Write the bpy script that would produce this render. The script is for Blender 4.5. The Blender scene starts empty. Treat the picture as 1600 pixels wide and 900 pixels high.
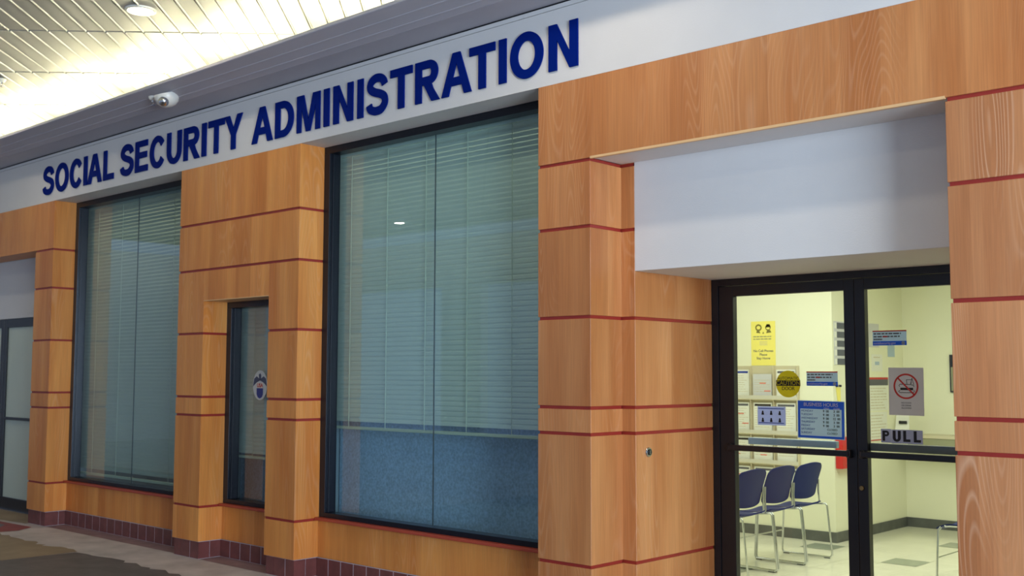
import bpy, math, random
from mathutils import Vector, Matrix
C = bpy.context.scene.collection
scene = bpy.context.scene
PI = math.pi
random.seed(7)

# ------------------------------------------------------------------ camera
cam_d = bpy.data.cameras.new('camera')
cam = bpy.data.objects.new('camera', cam_d); C.objects.link(cam)
cam_d.sensor_width = 36.0; cam_d.sensor_fit = 'HORIZONTAL'; cam_d.lens = 1718.0/1600*36
cam_d.clip_start = .05; cam_d.clip_end = 200
YAW, PITCH, ROLL = -.7469, .0785, .0024
_f = Vector((math.sin(YAW)*math.cos(PITCH), math.cos(YAW)*math.cos(PITCH), math.sin(PITCH)))
_r = Vector((math.cos(YAW), -math.sin(YAW), 0)); _u = _r.cross(_f)
_r2 = math.cos(ROLL)*_r + math.sin(ROLL)*_u; _u2 = -math.sin(ROLL)*_r + math.cos(ROLL)*_u
cam.matrix_world = Matrix(((_r2.x, _u2.x, -_f.x, 0), (_r2.y, _u2.y, -_f.y, -5.0708), (_r2.z, _u2.z, -_f.z, 1.55), (0, 0, 0, 1)))
scene.camera = cam
cam_d.dof.use_dof = True; cam_d.dof.focus_distance = 6.3; cam_d.dof.aperture_fstop = 4.5

# ------------------------------------------------------------------ world, lights, exposure
vs = scene.view_settings
vs.view_transform = 'Standard'; vs.look = 'None'; vs.exposure = -0.22; vs.gamma = 1.0; vs.use_curve_mapping = False
w = bpy.data.worlds.new('daylight'); scene.world = w; w.use_nodes = True
bg = w.node_tree.nodes['Background']; bg.inputs[0].default_value = (.42, .59, .95, 1); bg.inputs[1].default_value = .80

def area_light(name, loc, target, sx, sy, power, col):
    d = bpy.data.lights.new(name, 'AREA'); d.shape = 'RECTANGLE'; d.size = sx; d.size_y = sy; d.energy = power; d.color = col
    o = bpy.data.objects.new(name, d); C.objects.link(o); o.location = loc
    o.rotation_euler = (Vector(target)-Vector(loc)).to_track_quat('-Z', 'Y').to_euler(); return o
# daylight entering the arcade by its open side, behind and to the right of the camera
area_light('arcade_daylight', (8.2, -5.6, 1.8), (-3.6, 0, 1.5), 4.5, 3.2, 1900, (.66, .82, 1.0))
# waiting room ceiling fluorescents
area_light('waiting_room_light', (-4.6, 3.0, 2.70), (-4.6, 3.0, 0), 3.0, 2.2, 64, (1.0, .99, .94))
area_light('back_room_light', (-2.6, 3.7, 2.70), (-2.6, 3.7, 0), 2.0, 2.5, 60, (1.0, .985, .90))
# added fill lights to brighten blinds and partitions behind the display windows
area_light('office_fill_wide', (-5.7, .50, 3.25), (-5.7, .50, 0), 2.3, .14, 4, (.92, 1.0, .95))
area_light('office_fill_narrow', (-7.8, .50, 3.25), (-7.8, .50, 0), 1.2, .14, 5, (.95, .97, 1))
area_light('office_fill_far', (-9.8, .60, 3.25), (-9.8, .60, 0), 2.4, .3, 14, (1.0, .98, .86))

# ------------------------------------------------------------------ materials
def srgb(r, g, b):
    f = lambda c: (c/255/12.92) if c/255 <= .04045 else ((c/255+.055)/1.055)**2.4
    return (f(r), f(g), f(b), 1)
def mat(name, col, rough=.5, metal=0.0, spec=.5, noise=0.0, nscale=8.0, bump=0.0, bscale=60.0, emit=None, es=0.0):
    m = bpy.data.materials.new(name); m.use_nodes = True; nt = m.node_tree; b = nt.nodes['Principled BSDF']
    b.inputs['Base Color'].default_value = col; b.inputs['Roughness'].default_value = rough
    b.inputs['Metallic'].default_value = metal; b.inputs['Specular IOR Level'].default_value = spec
    tc = nt.nodes.new('ShaderNodeTexCoord')
    n = nt.nodes.new('ShaderNodeTexNoise'); n.inputs['Scale'].default_value = nscale; n.inputs['Detail'].default_value = 5
    nt.links.new(tc.outputs['Object'], n.inputs['Vector'])
    mr = nt.nodes.new('ShaderNodeMapRange'); mr.inputs['To Min'].default_value = 1-noise; mr.inputs['To Max'].default_value = 1+noise
    mr.inputs['From Min'].default_value = .3; mr.inputs['From Max'].default_value = .7
    nt.links.new(n.outputs['Fac'], mr.inputs['Value'])
    vm = nt.nodes.new('ShaderNodeVectorMath'); vm.operation = 'SCALE'; vm.inputs[0].default_value = col[:3]
    nt.links.new(mr.outputs['Result'], vm.inputs['Scale']); nt.links.new(vm.outputs['Vector'], b.inputs['Base Color'])
    if bump:
        n2 = nt.nodes.new('ShaderNodeTexNoise'); n2.inputs['Scale'].default_value = bscale
        nt.links.new(tc.outputs['Object'], n2.inputs['Vector'])
        bp = nt.nodes.new('ShaderNodeBump'); bp.inputs['Strength'].default_value = bump; bp.inputs['Distance'].default_value = .01
        nt.links.new(n2.outputs['Fac'], bp.inputs['Height']); nt.links.new(bp.outputs['Normal'], b.inputs['Normal'])
    if emit:
        b.inputs['Emission Color'].default_value = emit; b.inputs['Emission Strength'].default_value = es
    return m

def wood(name, c_dark, c_light, line=.16, spec=.7):
    m = bpy.data.materials.new(name); m.use_nodes = True; nt = m.node_tree; b = nt.nodes['Principled BSDF']; L = nt.links.new; N = nt.nodes.new
    def math_(op, a=None, c=None, v=None):
        n = N('ShaderNodeMath'); n.operation = op
        if a is not None: L(a, n.inputs[0])
        if c is not None: L(c, n.inputs[1])
        if v is not None: n.inputs[1].default_value = v
        return n.outputs[0]
    geo = N('ShaderNodeNewGeometry'); sep = N('ShaderNodeSeparateXYZ'); L(geo.outputs['Position'], sep.inputs[0])
    s = math_('ADD', sep.outputs['X'], sep.outputs['Y'])
    leaf = math_('FLOOR', math_('MULTIPLY', s, v=1/.205))
    oi = N('ShaderNodeObjectInfo'); rnd = math_('MULTIPLY', oi.outputs['Random'], v=37.0)
    cl = N('ShaderNodeCombineXYZ'); L(leaf, cl.inputs['X']); L(rnd, cl.inputs['Y'])
    wn = N('ShaderNodeTexWhiteNoise'); wn.noise_dimensions = '2D'; L(cl.outputs[0], wn.inputs['Vector'])
    def stretched(sx, sz, scale=1.0, detail=3.0, dist=0.0):
        cx = N('ShaderNodeCombineXYZ'); L(math_('MULTIPLY', s, v=sx), cx.inputs['X']); L(rnd, cx.inputs['Y']); L(math_('MULTIPLY', sep.outputs['Z'], v=sz), cx.inputs['Z'])
        n = N('ShaderNodeTexNoise'); n.inputs['Scale'].default_value = scale; n.inputs['Detail'].default_value = detail; n.inputs['Distortion'].default_value = dist
        L(cx.outputs[0], n.inputs['Vector']); return n.outputs['Fac']
    broad = stretched(7.0, .7, 1, 2)
    fine = stretched(150, 3.5, 1, 3)
    ring = stretched(6.0, .75, 1, 0.3, .15)
    fr = math_('FRACT', math_('MULTIPLY', ring, v=22.0))
    tri = math_('ABSOLUTE', math_('SUBTRACT', fr, v=.5))          # 0 .. .5
    ln = N('ShaderNodeMapRange'); L(tri, ln.inputs['Value']); ln.inputs['From Min'].default_value = .28; ln.inputs['From Max'].default_value = .5
    patch = N('ShaderNodeMapRange'); L(stretched(3.1, .35, 1, 1), patch.inputs['Value']); patch.inputs['From Min'].default_value = .42; patch.inputs['From Max'].default_value = .62
    lines = math_('MULTIPLY', ln.outputs[0], patch.outputs[0])
    mix = N('ShaderNodeMix'); mix.data_type = 'RGBA'; mix.inputs['A'].default_value = c_dark; mix.inputs['B'].default_value = c_light
    f0 = N('ShaderNodeMapRange'); L(math_('ADD', math_('MULTIPLY', broad, v=.85), math_('MULTIPLY', wn.outputs['Value'], v=.16)), f0.inputs['Value'])
    f0.inputs['From Min'].default_value = .3; f0.inputs['From Max'].default_value = .75
    L(f0.outputs[0], mix.inputs['Factor'])
    mul = N('ShaderNodeMapRange'); L(fine, mul.inputs['Value']); mul.inputs['From Min'].default_value = .3; mul.inputs['From Max'].default_value = .7; mul.inputs['To Min'].default_value = .90; mul.inputs['To Max'].default_value = 1.08
    tone = math_('ADD', math_('MULTIPLY', oi.outputs['Random'], v=.12), math_('ADD', math_('MULTIPLY', wn.outputs['Value'], v=.08), mul.outputs[0]))
    tone = math_('SUBTRACT', tone, v=.10)
    vm = N('ShaderNodeVectorMath'); vm.operation = 'SCALE'; L(mix.outputs['Result'], vm.inputs[0]); L(tone, vm.inputs['Scale'])
    mx2 = N('ShaderNodeMix'); mx2.data_type = 'RGBA'; L(math_('MULTIPLY', lines, v=line), mx2.inputs['Factor']); L(vm.outputs[0], mx2.inputs['A']); mx2.inputs['B'].default_value = srgb(236, 196, 160)
    L(mx2.outputs['Result'], b.inputs['Base Color'])
    b.inputs['Roughness'].default_value = .42; b.inputs['Specular IOR Level'].default_value = spec
    return m

M = {}
M['wood'] = wood('orange_wood_veneer', srgb(202, 120, 50), srgb(226, 154, 78), .15, .5)
M['wood_figured'] = wood('figured_oak_veneer', srgb(176, 110, 64), srgb(202, 142, 94), .42, .6)
M['wood_brown'] = wood('brown_oak_veneer', srgb(176, 106, 54), srgb(200, 136, 82), .14, .6)
M['wood_edge'] = mat('pale_wood_edge', srgb(226, 184, 132), .45, noise=.05)
M['red'] = mat('red_reveal', srgb(150, 44, 34), .45, noise=.06)
M['redsill'] = mat('red_sill', srgb(170, 68, 46), .45, noise=.05)
M['white'] = mat('white_plaster', srgb(216, 214, 212), .65, noise=.02, nscale=3, bump=.08, bscale=120)
M['soffit'] = mat('grey_soffit_metal', srgb(180, 178, 186), .5, noise=.03, nscale=2)
M['ceil'] = mat('ceiling_plank', srgb(154, 154, 151), .45, noise=.04, nscale=2)
M['ceilback'] = mat('ceiling_gap', srgb(120, 116, 106), .8)
M['black'] = mat('black_aluminium', srgb(17, 18, 24), .35, noise=.05)
M['navyframe'] = mat('dark_bronze_aluminium', srgb(18, 21, 31), .3, metal=.2, noise=.05)
M['gap'] = mat('black_gap', srgb(8, 8, 12), .7)
M['tile'] = mat('maroon_base_tile', srgb(112, 62, 58), .35, noise=.18, nscale=12)
M['grout'] = mat('grey_grout', srgb(196, 186, 194), .8, noise=.08)
M['redpale'] = mat('pale_red_ink', srgb(228, 120, 104), .6)
M['jointgrey'] = mat('grey_silicone', srgb(58, 70, 72), .6)
M['letter'] = mat('navy_blue_acrylic', srgb(0, 28, 112), .7, spec=.05)
M['chrome'] = mat('chrome_steel', srgb(205, 208, 212), .18, metal=1.0)
M['navy'] = mat('navy_plastic', srgb(22, 36, 98), .5, spec=.2, noise=.05, nscale=30)
M['wallin'] = mat('cream_wall_paint', srgb(240, 239, 214), .6, noise=.015, nscale=2)
M['basein'] = mat('dark_grey_vinyl_base', srgb(92, 94, 92), .5, noise=.2, nscale=9)
M['paper'] = mat('white_paper', srgb(236, 236, 228), .7, noise=.02)
M['paperblue'] = mat('pale_blue_paper', srgb(204, 214, 246), .7, noise=.02)
M['papergrey'] = mat('grey_paper', srgb(208, 208, 212), .7, noise=.03)
M['yellowpaper'] = mat('yellow_paper', srgb(250, 236, 122), .7, noise=.02)
M['ink'] = mat('black_ink', srgb(22, 22, 24), .6)
M['greyink'] = mat('grey_ink', srgb(92, 94, 104), .6)
M['redink'] = mat('red_ink', srgb(200, 52, 44), .6)
M['blueink'] = mat('blue_ink', srgb(22, 60, 160), .5)
M['caution'] = mat('mustard_vinyl', srgb(222, 212, 48), .5, noise=.03)
M['signblue'] = mat('sign_blue', srgb(22, 104, 236), .4, noise=.02)
M['signpale'] = mat('sign_pale_blue', srgb(206, 224, 238), .5, noise=.02)
M['silver'] = mat('silver_tape', srgb(186, 188, 210), .4, metal=.1, noise=.06)
M['barpale'] = mat('pale_blue_grey_plastic', srgb(170, 192, 218), .4, noise=.03)
M['bargrey'] = mat('grey_plastic', srgb(104, 106, 108), .5, noise=.08, nscale=20)
M['redbox'] = mat('red_enamel', srgb(204, 40, 36), .35)
M['rack'] = mat('beige_rack', srgb(206, 196, 166), .5, noise=.04)
M['blind'] = mat('blind_slat', srgb(236, 236, 220), .5, noise=.02)
M['blindfar'] = mat('pale_blind_slat', srgb(216, 214, 196), .5, noise=.02)
M['cord'] = mat('blind_cord', srgb(226, 226, 200), .6)
M['fabric'] = mat('blue_grey_fabric', srgb(196, 216, 240), .9, noise=.22, nscale=55, bump=.2, bscale=300)
M['frost'] = mat('pale_green_film', srgb(204, 214, 196), .35, noise=.02, nscale=2)
M['camwhite'] = mat('white_enamel', srgb(222, 220, 210), .3)
M['counter'] = mat('olive_grey_laminate', srgb(150, 150, 118), .5, noise=.03)
M['tube'] = mat('lit_fluorescent_tube', srgb(255, 250, 225), .5, emit=(1, .94, .60, 1), es=170)
M['lamp'] = mat('lit_lamp_lens', srgb(255, 250, 235), .5, emit=(1, .96, .84, 1), es=14)

def translucent(m, f=.5):
    nt = m.node_tree; b = nt.nodes['Principled BSDF']; out = [n for n in nt.nodes if n.type == 'OUTPUT_MATERIAL'][0]
    t = nt.nodes.new('ShaderNodeBsdfTranslucent'); mx = nt.nodes.new('ShaderNodeMixShader'); mx.inputs[0].default_value = f
    nt.links.new(b.inputs['Base Color'].links[0].from_socket, t.inputs['Color'])
    nt.links.new(b.outputs[0], mx.inputs[1]); nt.links.new(t.outputs[0], mx.inputs[2]); nt.links.new(mx.outputs[0], out.inputs[0])
for k in ('signpale', 'paperblue', 'caution', 'silver'): translucent(M[k], .5)
M['signpaper'] = mat('thin_grey_white_paper', srgb(214, 212, 216), .7, noise=.03); translucent(M['signpaper'], .4)
M['whiteink'] = mat('white_vinyl_lettering', srgb(250, 250, 250), .5); translucent(M['whiteink'], .6)
def glass(name, tint, refl=1.0, ior=1.5):
    m = bpy.data.materials.new(name); m.use_nodes = True; nt = m.node_tree; nt.nodes.clear()
    o = nt.nodes.new('ShaderNodeOutputMaterial'); t = nt.nodes.new('ShaderNodeBsdfTransparent'); g = nt.nodes.new('ShaderNodeBsdfGlossy')
    fr = nt.nodes.new('ShaderNodeFresnel'); mx = nt.nodes.new('ShaderNodeMixShader'); mul = nt.nodes.new('ShaderNodeMath'); mul.operation = 'MULTIPLY'
    fr.inputs['IOR'].default_value = ior; mul.inputs[1].default_value = refl; mul.use_clamp = True
    t.inputs[0].default_value = tint; g.inputs['Roughness'].default_value = .01; g.inputs['Color'].default_value = (.9, .95, 1, 1)
    gm = nt.nodes.new('ShaderNodeNewGeometry'); inv = nt.nodes.new('ShaderNodeMath'); inv.operation = 'SUBTRACT'; inv.inputs[0].default_value = 1
    m2 = nt.nodes.new('ShaderNodeMath'); m2.operation = 'MULTIPLY'; nt.links.new(gm.outputs['Backfacing'], inv.inputs[1])
    nt.links.new(fr.outputs[0], m2.inputs[0]); nt.links.new(inv.outputs[0], m2.inputs[1])
    nt.links.new(m2.outputs[0], mul.inputs[0]); nt.links.new(mul.outputs[0], mx.inputs[0]); nt.links.new(t.outputs[0], mx.inputs[1]); nt.links.new(g.outputs[0], mx.inputs[2])
    nt.links.new(mx.outputs[0], o.inputs[0]); return m
M['glass'] = glass('green_tinted_glass', (.78, .87, .88, 1), 1.7)
M['doorglass'] = glass('clear_door_glass', (.93, .97, .93, 1), .6)

# ------------------------------------------------------------------ mesh building
class MB:
    def __init__(s): s.v = []; s.f = []; s.mi = []; s.sm = []
    def add(s, vs, fs, mi=0, smooth=False):
        k = len(s.v); s.v += [tuple(v) for v in vs]
        for f in fs: s.f.append(tuple(k+i for i in f)); s.mi.append(mi); s.sm.append(smooth)
        return s
    def box(s, x0, x1, y0, y1, z0, z1, mi=0):
        return s.add([(x0,y0,z0),(x1,y0,z0),(x1,y1,z0),(x0,y1,z0),(x0,y0,z1),(x1,y0,z1),(x1,y1,z1),(x0,y1,z1)],
                     [(0,3,2,1),(4,5,6,7),(0,1,5,4),(1,2,6,5),(2,3,7,6),(3,0,4,7)], mi)
    def prism(s, pts, w0, w1, mi=0):              # polygon in local xy, extruded along z
        n = len(pts); vs = [(x, y, w0) for x, y in pts]+[(x, y, w1) for x, y in pts]
        fs = [tuple(range(n-1, -1, -1)), tuple(range(n, 2*n))]+[(i, (i+1) % n, n+(i+1) % n, n+i) for i in range(n)]
        return s.add(vs, fs, mi)
    def ribbon(s, outer, inner, w0, w1, mi=0, closed=False):   # strip between two polylines, extruded
        n = len(outer); vs = []
        for i in range(n):
            for (x, y) in (outer[i], inner[i]): vs += [(x, y, w0), (x, y, w1)]
        fs = []
        for i in range(n if closed else n-1):
            a = 4*i; b = 4*((i+1) % n)
            fs += [(a+1, b+1, b+3, a+3), (a, a+2, b+2, b), (a, b, b+1, a+1), (a+2, a+3, b+3, b+2)]
        if not closed: fs += [(0, 1, 3, 2), (4*(n-1), 4*(n-1)+2, 4*(n-1)+3, 4*(n-1)+1)]
        return s.add(vs, fs, mi)
    def tube(s, pts, r, n=10, mi=0):
        pts = [Vector(p) for p in pts]; rings = []
        up = Vector((0, 0, 1)); prev = None; vs = []
        for i, p in enumerate(pts):
            if i == 0: d = pts[1]-p
            elif i == len(pts)-1: d = p-pts[-2]
            else: d = (pts[i+1]-p).normalized()+(p-pts[i-1]).normalized()
            d.normalize()
            if prev is None:
                a = d.cross(up if abs(d.z) < .9 else Vector((1, 0, 0))).normalized()
            else: a = (prev-d*prev.dot(d)).normalized()
            prev = a; b = d.cross(a)
            vs += [p+a*r*math.cos(2*PI*k/n)+b*r*math.sin(2*PI*k/n) for k in range(n)]
        fs = [tuple(range(n-1, -1, -1)), tuple(range(len(vs)-n, len(vs)))]
        for i in range(len(pts)-1):
            for k in range(n): fs.append((i*n+k, i*n+(k+1) % n, (i+1)*n+(k+1) % n, (i+1)*n+k))
        return s.add(vs, fs, mi, True)
    def lathe(s, prof, n=32, mi=0, axis='z', c=(0, 0, 0)):      # prof: list of (r, h)
        vs = []; fs = []
        for r, h in prof:
            for k in range(n):
                a = 2*PI*k/n; p = (r*math.cos(a), r*math.sin(a), h)
                if axis == 'y': p = (p[0], p[2], p[1])
                if axis == 'x': p = (p[2], p[0], p[1])
                vs.append((p[0]+c[0], p[1]+c[1], p[2]+c[2]))
        for i in range(len(prof)-1):
            for k in range(n): fs.append((i*n+k, i*n+(k+1) % n, (i+1)*n+(k+1) % n, (i+1)*n+k))
        fs += [tuple(range(n)), tuple(range(len(vs)-n, len(vs)))]
        return s.add(vs, fs, mi, True)
    def build(s, name, mats, parent=None, bevel=0, seg=2, loc=None):
        me = bpy.data.meshes.new(name); me.from_pydata(s.v, [], s.f)
        if not isinstance(mats, (list, tuple)): mats = [mats]
        for m in mats: me.materials.append(m)
        for p, mi, sm in zip(me.polygons, s.mi, s.sm): p.material_index = mi; p.use_smooth = sm
        import bmesh
        b = bmesh.new(); b.from_mesh(me); bmesh.ops.recalc_face_normals(b, faces=b.faces); b.to_mesh(me); b.free()
        o = bpy.data.objects.new(name, me); C.objects.link(o)
        if parent: o.parent = parent
        if loc: o.location = loc
        if bevel:
            md = o.modifiers.new('bevel', 'BEVEL'); md.width = bevel; md.segments = seg; md.limit_method = 'ANGLE'
        if any(s.sm):
            md = o.modifiers.new('es', 'EDGE_SPLIT'); md.split_angle = math.radians(40)
        return o

def tag(o, label=None, cat=None, group=None, kind=None):
    if label: o['label'] = label
    if cat: o['category'] = cat
    if group: o['group'] = group
    if kind: o['kind'] = kind
    return o
def empty(name, loc=(0, 0, 0), rot=(0, 0, 0)):
    o = bpy.data.objects.new(name, None); C.objects.link(o); o.location = loc; o.rotation_euler = rot; o.empty_display_size = .1; return o
def struct(name, label, cat):
    return tag(empty(name), label, cat, kind='structure')
def sbox(name, m, label, cat, *b):
    mb = MB()
    for q in b: mb.box(*q)
    return tag(mb.build(name, m), label, cat, kind='structure')

# ------------------------------------------------------------------ key dimensions (metres)
Y1, Y2, YW = .307, 1.155, .231
RL = [2.833, 2.433, 1.892, 1.354, 1.199, .434]; G = .010
ZT = 3.338; ZB = .147; ZBOX = 2.177; ZS = 3.85; ZC = 4.25
a0, a1, a2 = -4.475, -4.063, -3.965
b0, b1, b2, b3 = -8.680, -8.271, -7.323, -6.936
c0, c1 = -11.569, -11.158
r0, r1 = -1.946, .9
XL = -18.0

# ------------------------------------------------------------------ floors
fl = MB()
fl.box(-24, 8, -12, 1.2, -.12, 0, 0)                                    # grey concrete
def patch(pts, mi, z):
    fl.add([(x, y, z) for x, y in pts], [tuple(range(len(pts)))], mi)
rr = random.Random(3)
def jag(p, q, n, a):
    out = []
    for i in range(n):
        t = i/n; out.append((p[0]+(q[0]-p[0])*t+rr.uniform(-a, a), p[1]+(q[1]-p[1])*t+rr.uniform(-a, a)))
    return out
edge = jag((-11.1, -.50), (-10.25, -.52), 8, .03)+jag((-10.25, -.52), (-9.45, -.50), 10, .05)+[(-9.387, -.50)]
patch([(-11.1, -3.5)]+edge+[(-9.40, -1.15), (-9.5, -3.5)], 1, .002)      # tan worn area
edge2 = jag((-9.387, -.50), (-8.5, -.47), 10, .035)+jag((-8.5, -.47), (-3, -.5), 60, .035)+[(-3, -.5)]
patch(edge2+[(-3, -6), (-9.6, -6), (-9.41, -1.15)], 2, .002)              # dark area
patch([(-14.5, -.08), (-12.02, -.08), (-11.52, -.03), (-11.52, .30), (-14.5, .30)], 1, .003)
patch([(-18, -.14), (-11.9, -.14), (-11.20, -.10), (-11.05, -.30), (-11.1, -.55), (-11.4, -3.4), (-18, -3.4)], 3, .003)   # red outlined area
patch([(-18, -.20), (-12.0, -.20), (-11.55, -.22), (-11.35, -.38), (-11.5, -3.3), (-18, -3.3)], 4, .004)
patch([(c1+.005, .02), (c1+.005, .218), (b0, .218), (b0, .045)], 5, .002)   # worn tile strip at the foot
patch([(b1, .02), (b1, .218), (b2, .218), (b2, .02)], 5, .002)
patch([(b3, .02), (b3, .218), (a0, .218), (a0, .02)], 5, .002)
M['f0'] = mat('light_concrete', srgb(196, 186, 180), .6, noise=.2, nscale=3.5, bump=.15, bscale=25)
M['f1'] = mat('tan_worn_floor', srgb(152, 132, 104), .6, noise=.18, nscale=3, bump=.1, bscale=25)
M['f2'] = mat('dark_mastic_floor', srgb(100, 93, 90), .55, noise=.2, nscale=5, bump=.15, bscale=25)
M['f3'] = mat('red_floor_border', srgb(150, 72, 68), .6, noise=.15, nscale=5)
M['f4'] = mat('grey_floor_inset', srgb(112, 106, 106), .55, noise=.12, nscale=5)
M['f5'] = mat('mauve_floor_strip', srgb(140, 114, 116), .6, noise=.2, nscale=9)
tag(fl.build('floor', [M['f0'], M['f1'], M['f2'], M['f3'], M['f4'], M['f5']]), 'worn concrete arcade floor with tan and dark patches', 'floor', kind='structure')
mb = MB(); mb.box(-8, 1, 1.2, 6.3, -.12, 0, 0)
T = .30; gx, gy = -4.058, 3.826
for (i, j) in ((0, 0), (0, 4), (-3, 1), (-6, -3), (4, 2), (-5, 3), (3, -4), (-3, -4), (6, -1)):
    x, y = gx+i*T, gy+j*T-(.0 if j == 0 else 0)
    if x > -4.8 or y < 4.2:
        mb.add([(x, y, .002), (x+T, y, .002), (x+T, y+T, .002), (x, y+T, .002)], [(0, 1, 2, 3)], 1)
for k in range(40):                                                      # hairline tile joints
    x = gx+(k-14)*T
    if -7.9 < x < .9: mb.add([(x-.0015, 1.25, .001), (x+.0015, 1.25, .001), (x+.0015, 4.55, .001), (x-.0015, 4.55, .001)], [(0, 1, 2, 3)], 2)
    y = gy+(k-9)*T
    if 1.25 < y < 4.5: mb.add([(-7.9, y-.0015, .001), (.9, y-.0015, .001), (.9, y+.0015, .001), (-7.9, y+.0015, .001)], [(0, 1, 2, 3)], 2)
M['vct'] = mat('cream_vinyl_tile', srgb(232, 230, 208), .16, noise=.04, nscale=4)
M['vctg'] = mat('green_grey_vinyl_tile', srgb(150, 158, 142), .18, noise=.08, nscale=10)
M['vctj'] = mat('tile_joint', srgb(206, 204, 184), .5)
tag(mb.build('floor_inside', [M['vct'], M['vctg'], M['vctj']]), 'polished cream vinyl tile floor with grey tiles inside', 'floor', kind='structure')

# ------------------------------------------------------------------ arcade ceiling: diagonal planks
mb = MB()
pw, pl, gp = .150, 1.22, .010
O0 = Vector((-8.588, -1.441)); ax = Vector((math.sin(YAW), math.cos(YAW))); ax = Vector((-.7071, .7071)); bx = Vector((.7071, .7071))
for i in range(-70, 110):
    for j in range(-9, 9):
        c = O0+bx*(i*pw+pw/2)+ax*(j*pl+pl/2)
        if not (-20 < c.x < 3 and -7.5 < c.y < .62): continue
        hw, hl = pw/2-gp/2, pl/2-.014
        def P(a, b, z): q = c+bx*a+ax*b; return (q.x, q.y, z)
        mb.add([P(-hw, -hl, ZC), P(hw, -hl, ZC), P(hw, hl, ZC), P(-hw, hl, ZC), P(-hw, -hl, ZC+.02), P(hw, -hl, ZC+.02), P(hw, hl, ZC+.02), P(-hw, hl, ZC+.02)],
               [(0, 1, 2, 3), (0, 4, 5, 1), (1, 5, 6, 2), (2, 6, 7, 3), (3, 7, 4, 0)], 0)
        # raised rounded bead beside each plank
        e0, e1 = -hw, -hw+.016
        mb.add([P(e0, -hl, ZC), P(e1, -hl, ZC), P(e1, hl, ZC), P(e0, hl, ZC), P(e0+.004, -hl, ZC-.009), P(e1-.006, -hl, ZC-.009), P(e1-.006, hl, ZC-.009), P(e0+.004, hl, ZC-.009)],
               [(4, 5, 6, 7), (0, 1, 5, 4), (1, 2, 6, 5), (2, 3, 7, 6), (3, 0, 4, 7)], 0)
mb.box(-21, 4, -8.5, .9, ZC+.022, ZC+.1, 1)
tag(mb.build('ceiling', [M['ceil'], M['ceilback']]), 'pale grey plank ceiling laid diagonally over the arcade', 'ceiling', kind='structure')

# soffit ledge with its cove
mb = MB()
def xprism(sec, mi=0):                     # cross section in (y, z), run along x
    n = len(sec); mb.add([(-24, y, z) for y, z in sec]+[(6, y, z) for y, z in sec], [tuple(range(n)), tuple(range(2*n-1, n-1, -1))]+[(q, n+q, n+(q+1) % n, (q+1) % n) for q in range(n)], mi)
mb.box(-24, 6, -.250, .30, ZS, ZS+.03)
sy = [(-.250, ZS), (-.310, ZS+.018), (-.399, ZS+.045), (-.506, ZS+.077)]
for (ya, za), (yb, zb) in zip(sy[:-1], sy[1:]):
    xprism([(ya-.002, za), (yb+.002, zb), (yb+.002, zb+.03), (ya-.002, za+.03)])
for (ya, za) in sy[1:3]: xprism([(ya-.006, za-.003), (ya+.004, za-.006), (ya+.004, za+.02), (ya-.006, za+.02)])
xprism([(-.506, ZS+.075), (-.512, ZS+.079), (-.512, ZS+.088), (-.500, ZS+.100), (-.49, ZS+.09)])
mb.box(-24, 6, .28, .36, ZS+.05, ZC+.02)
tag(mb.build('ceiling_soffit', M['soffit'], bevel=.002, seg=1), 'grey boarded soffit ledge above the fascia hiding a lit cove', 'soffit', kind='structure')
k = 0
for i in range(17):
    x = -21.0+i*1.5
    f = empty('fluorescent_lamp', (x, -.13, ZS+.031))
    tag(f, 'lit fluorescent batten lying in the cove on top of the grey soffit ledge', 'lamp', 'cove lamps above the soffit')
    MB().box(-.62, .62, -.04, .04, 0, .08).build('housing', M['camwhite'], f)
    MB().tube([(-.6, 0, .10), (.6, 0, .10)], .017, 8).build('tube', M['tube'], f)

# ------------------------------------------------------------------ facade: fascia, headers, piers
f = struct('wall_fascia', 'long white fascia band carrying the blue lettering', 'fascia')
MB().box(-24, 6, 0, .30, ZT, 3.807).build('fascia_board', M['white'], f)
MB().box(-24, -4.60, .0, .30, 3.8105, ZS-.012).build('fascia_top_strip', M['white'], f)
MB().box(-4.598, 6, .0, .30, 3.8105, ZS-.012).build('fascia_top_strip', M['white'], f)
MB().box(-24, 6, .006, .30, 3.80, ZS+.03).build('shadow_gap', M['gap'], f)

def wood_box(parent, x0, x1, y0, y1, z0, z1):
    return MB().box(x0, x1, y0, y1, z0, z1).build('wood_panel', M['wood'] if x0 < -5 else M['wood_brown'] if x0 < -3 else M['wood_figured'], parent, bevel=.0015, seg=1)
def bands(parent, x0, x1, y0, y1, zs, ztop, zbot, inx0=.008, inx1=.008, iny=.008):
    """wood blocks between the red reveals"""
    top = ztop
    for z in [q for q in zs if zbot < q < ztop]:
        wood_box(parent, x0, x1, y0, y1, z+G, top)
        MB().box(x0+inx0, x1-inx1, y0+iny, y1, z-G, z+G).build('red_reveal', M['red'], parent)
        top = z-G
    wood_box(parent, x0, x1, y0, y1, zbot, top)
def tile_run(parent, axis, p0, p1, q, z1=.145, t=.012, out=-1, start=0.0, pitch=.150):
    """row of maroon tiles; axis 'x': faces -y at y=q ; axis 'y': faces +x at x=q"""
    m = MB()
    if axis == 'x': m.box(p0, p1-.006, q+.003, q+.02, 0.001, z1, 1)
    else: m.box(q-.02, q-.003, p0+.006, p1, 0.001, z1, 1)
    p = p0+start
    if start > .01:
        if axis == 'x': m.box(p0+.002, p-.004, q, q+.012, .004, z1-.004)
        else: m.box(q-.012, q, p0+.002, p-.004, .004, z1-.004)
    while p < p1-.01:
        e = min(p+pitch-.011, p1-.002)
        if axis == 'x': m.box(p, e, q, q+.012, .004, z1-.004)
        else: m.box(q-.012, q, p, e, .004, z1-.004)
        p += pitch
    m.build('tile_base', [M['tile'], M['grout']], parent)

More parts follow.
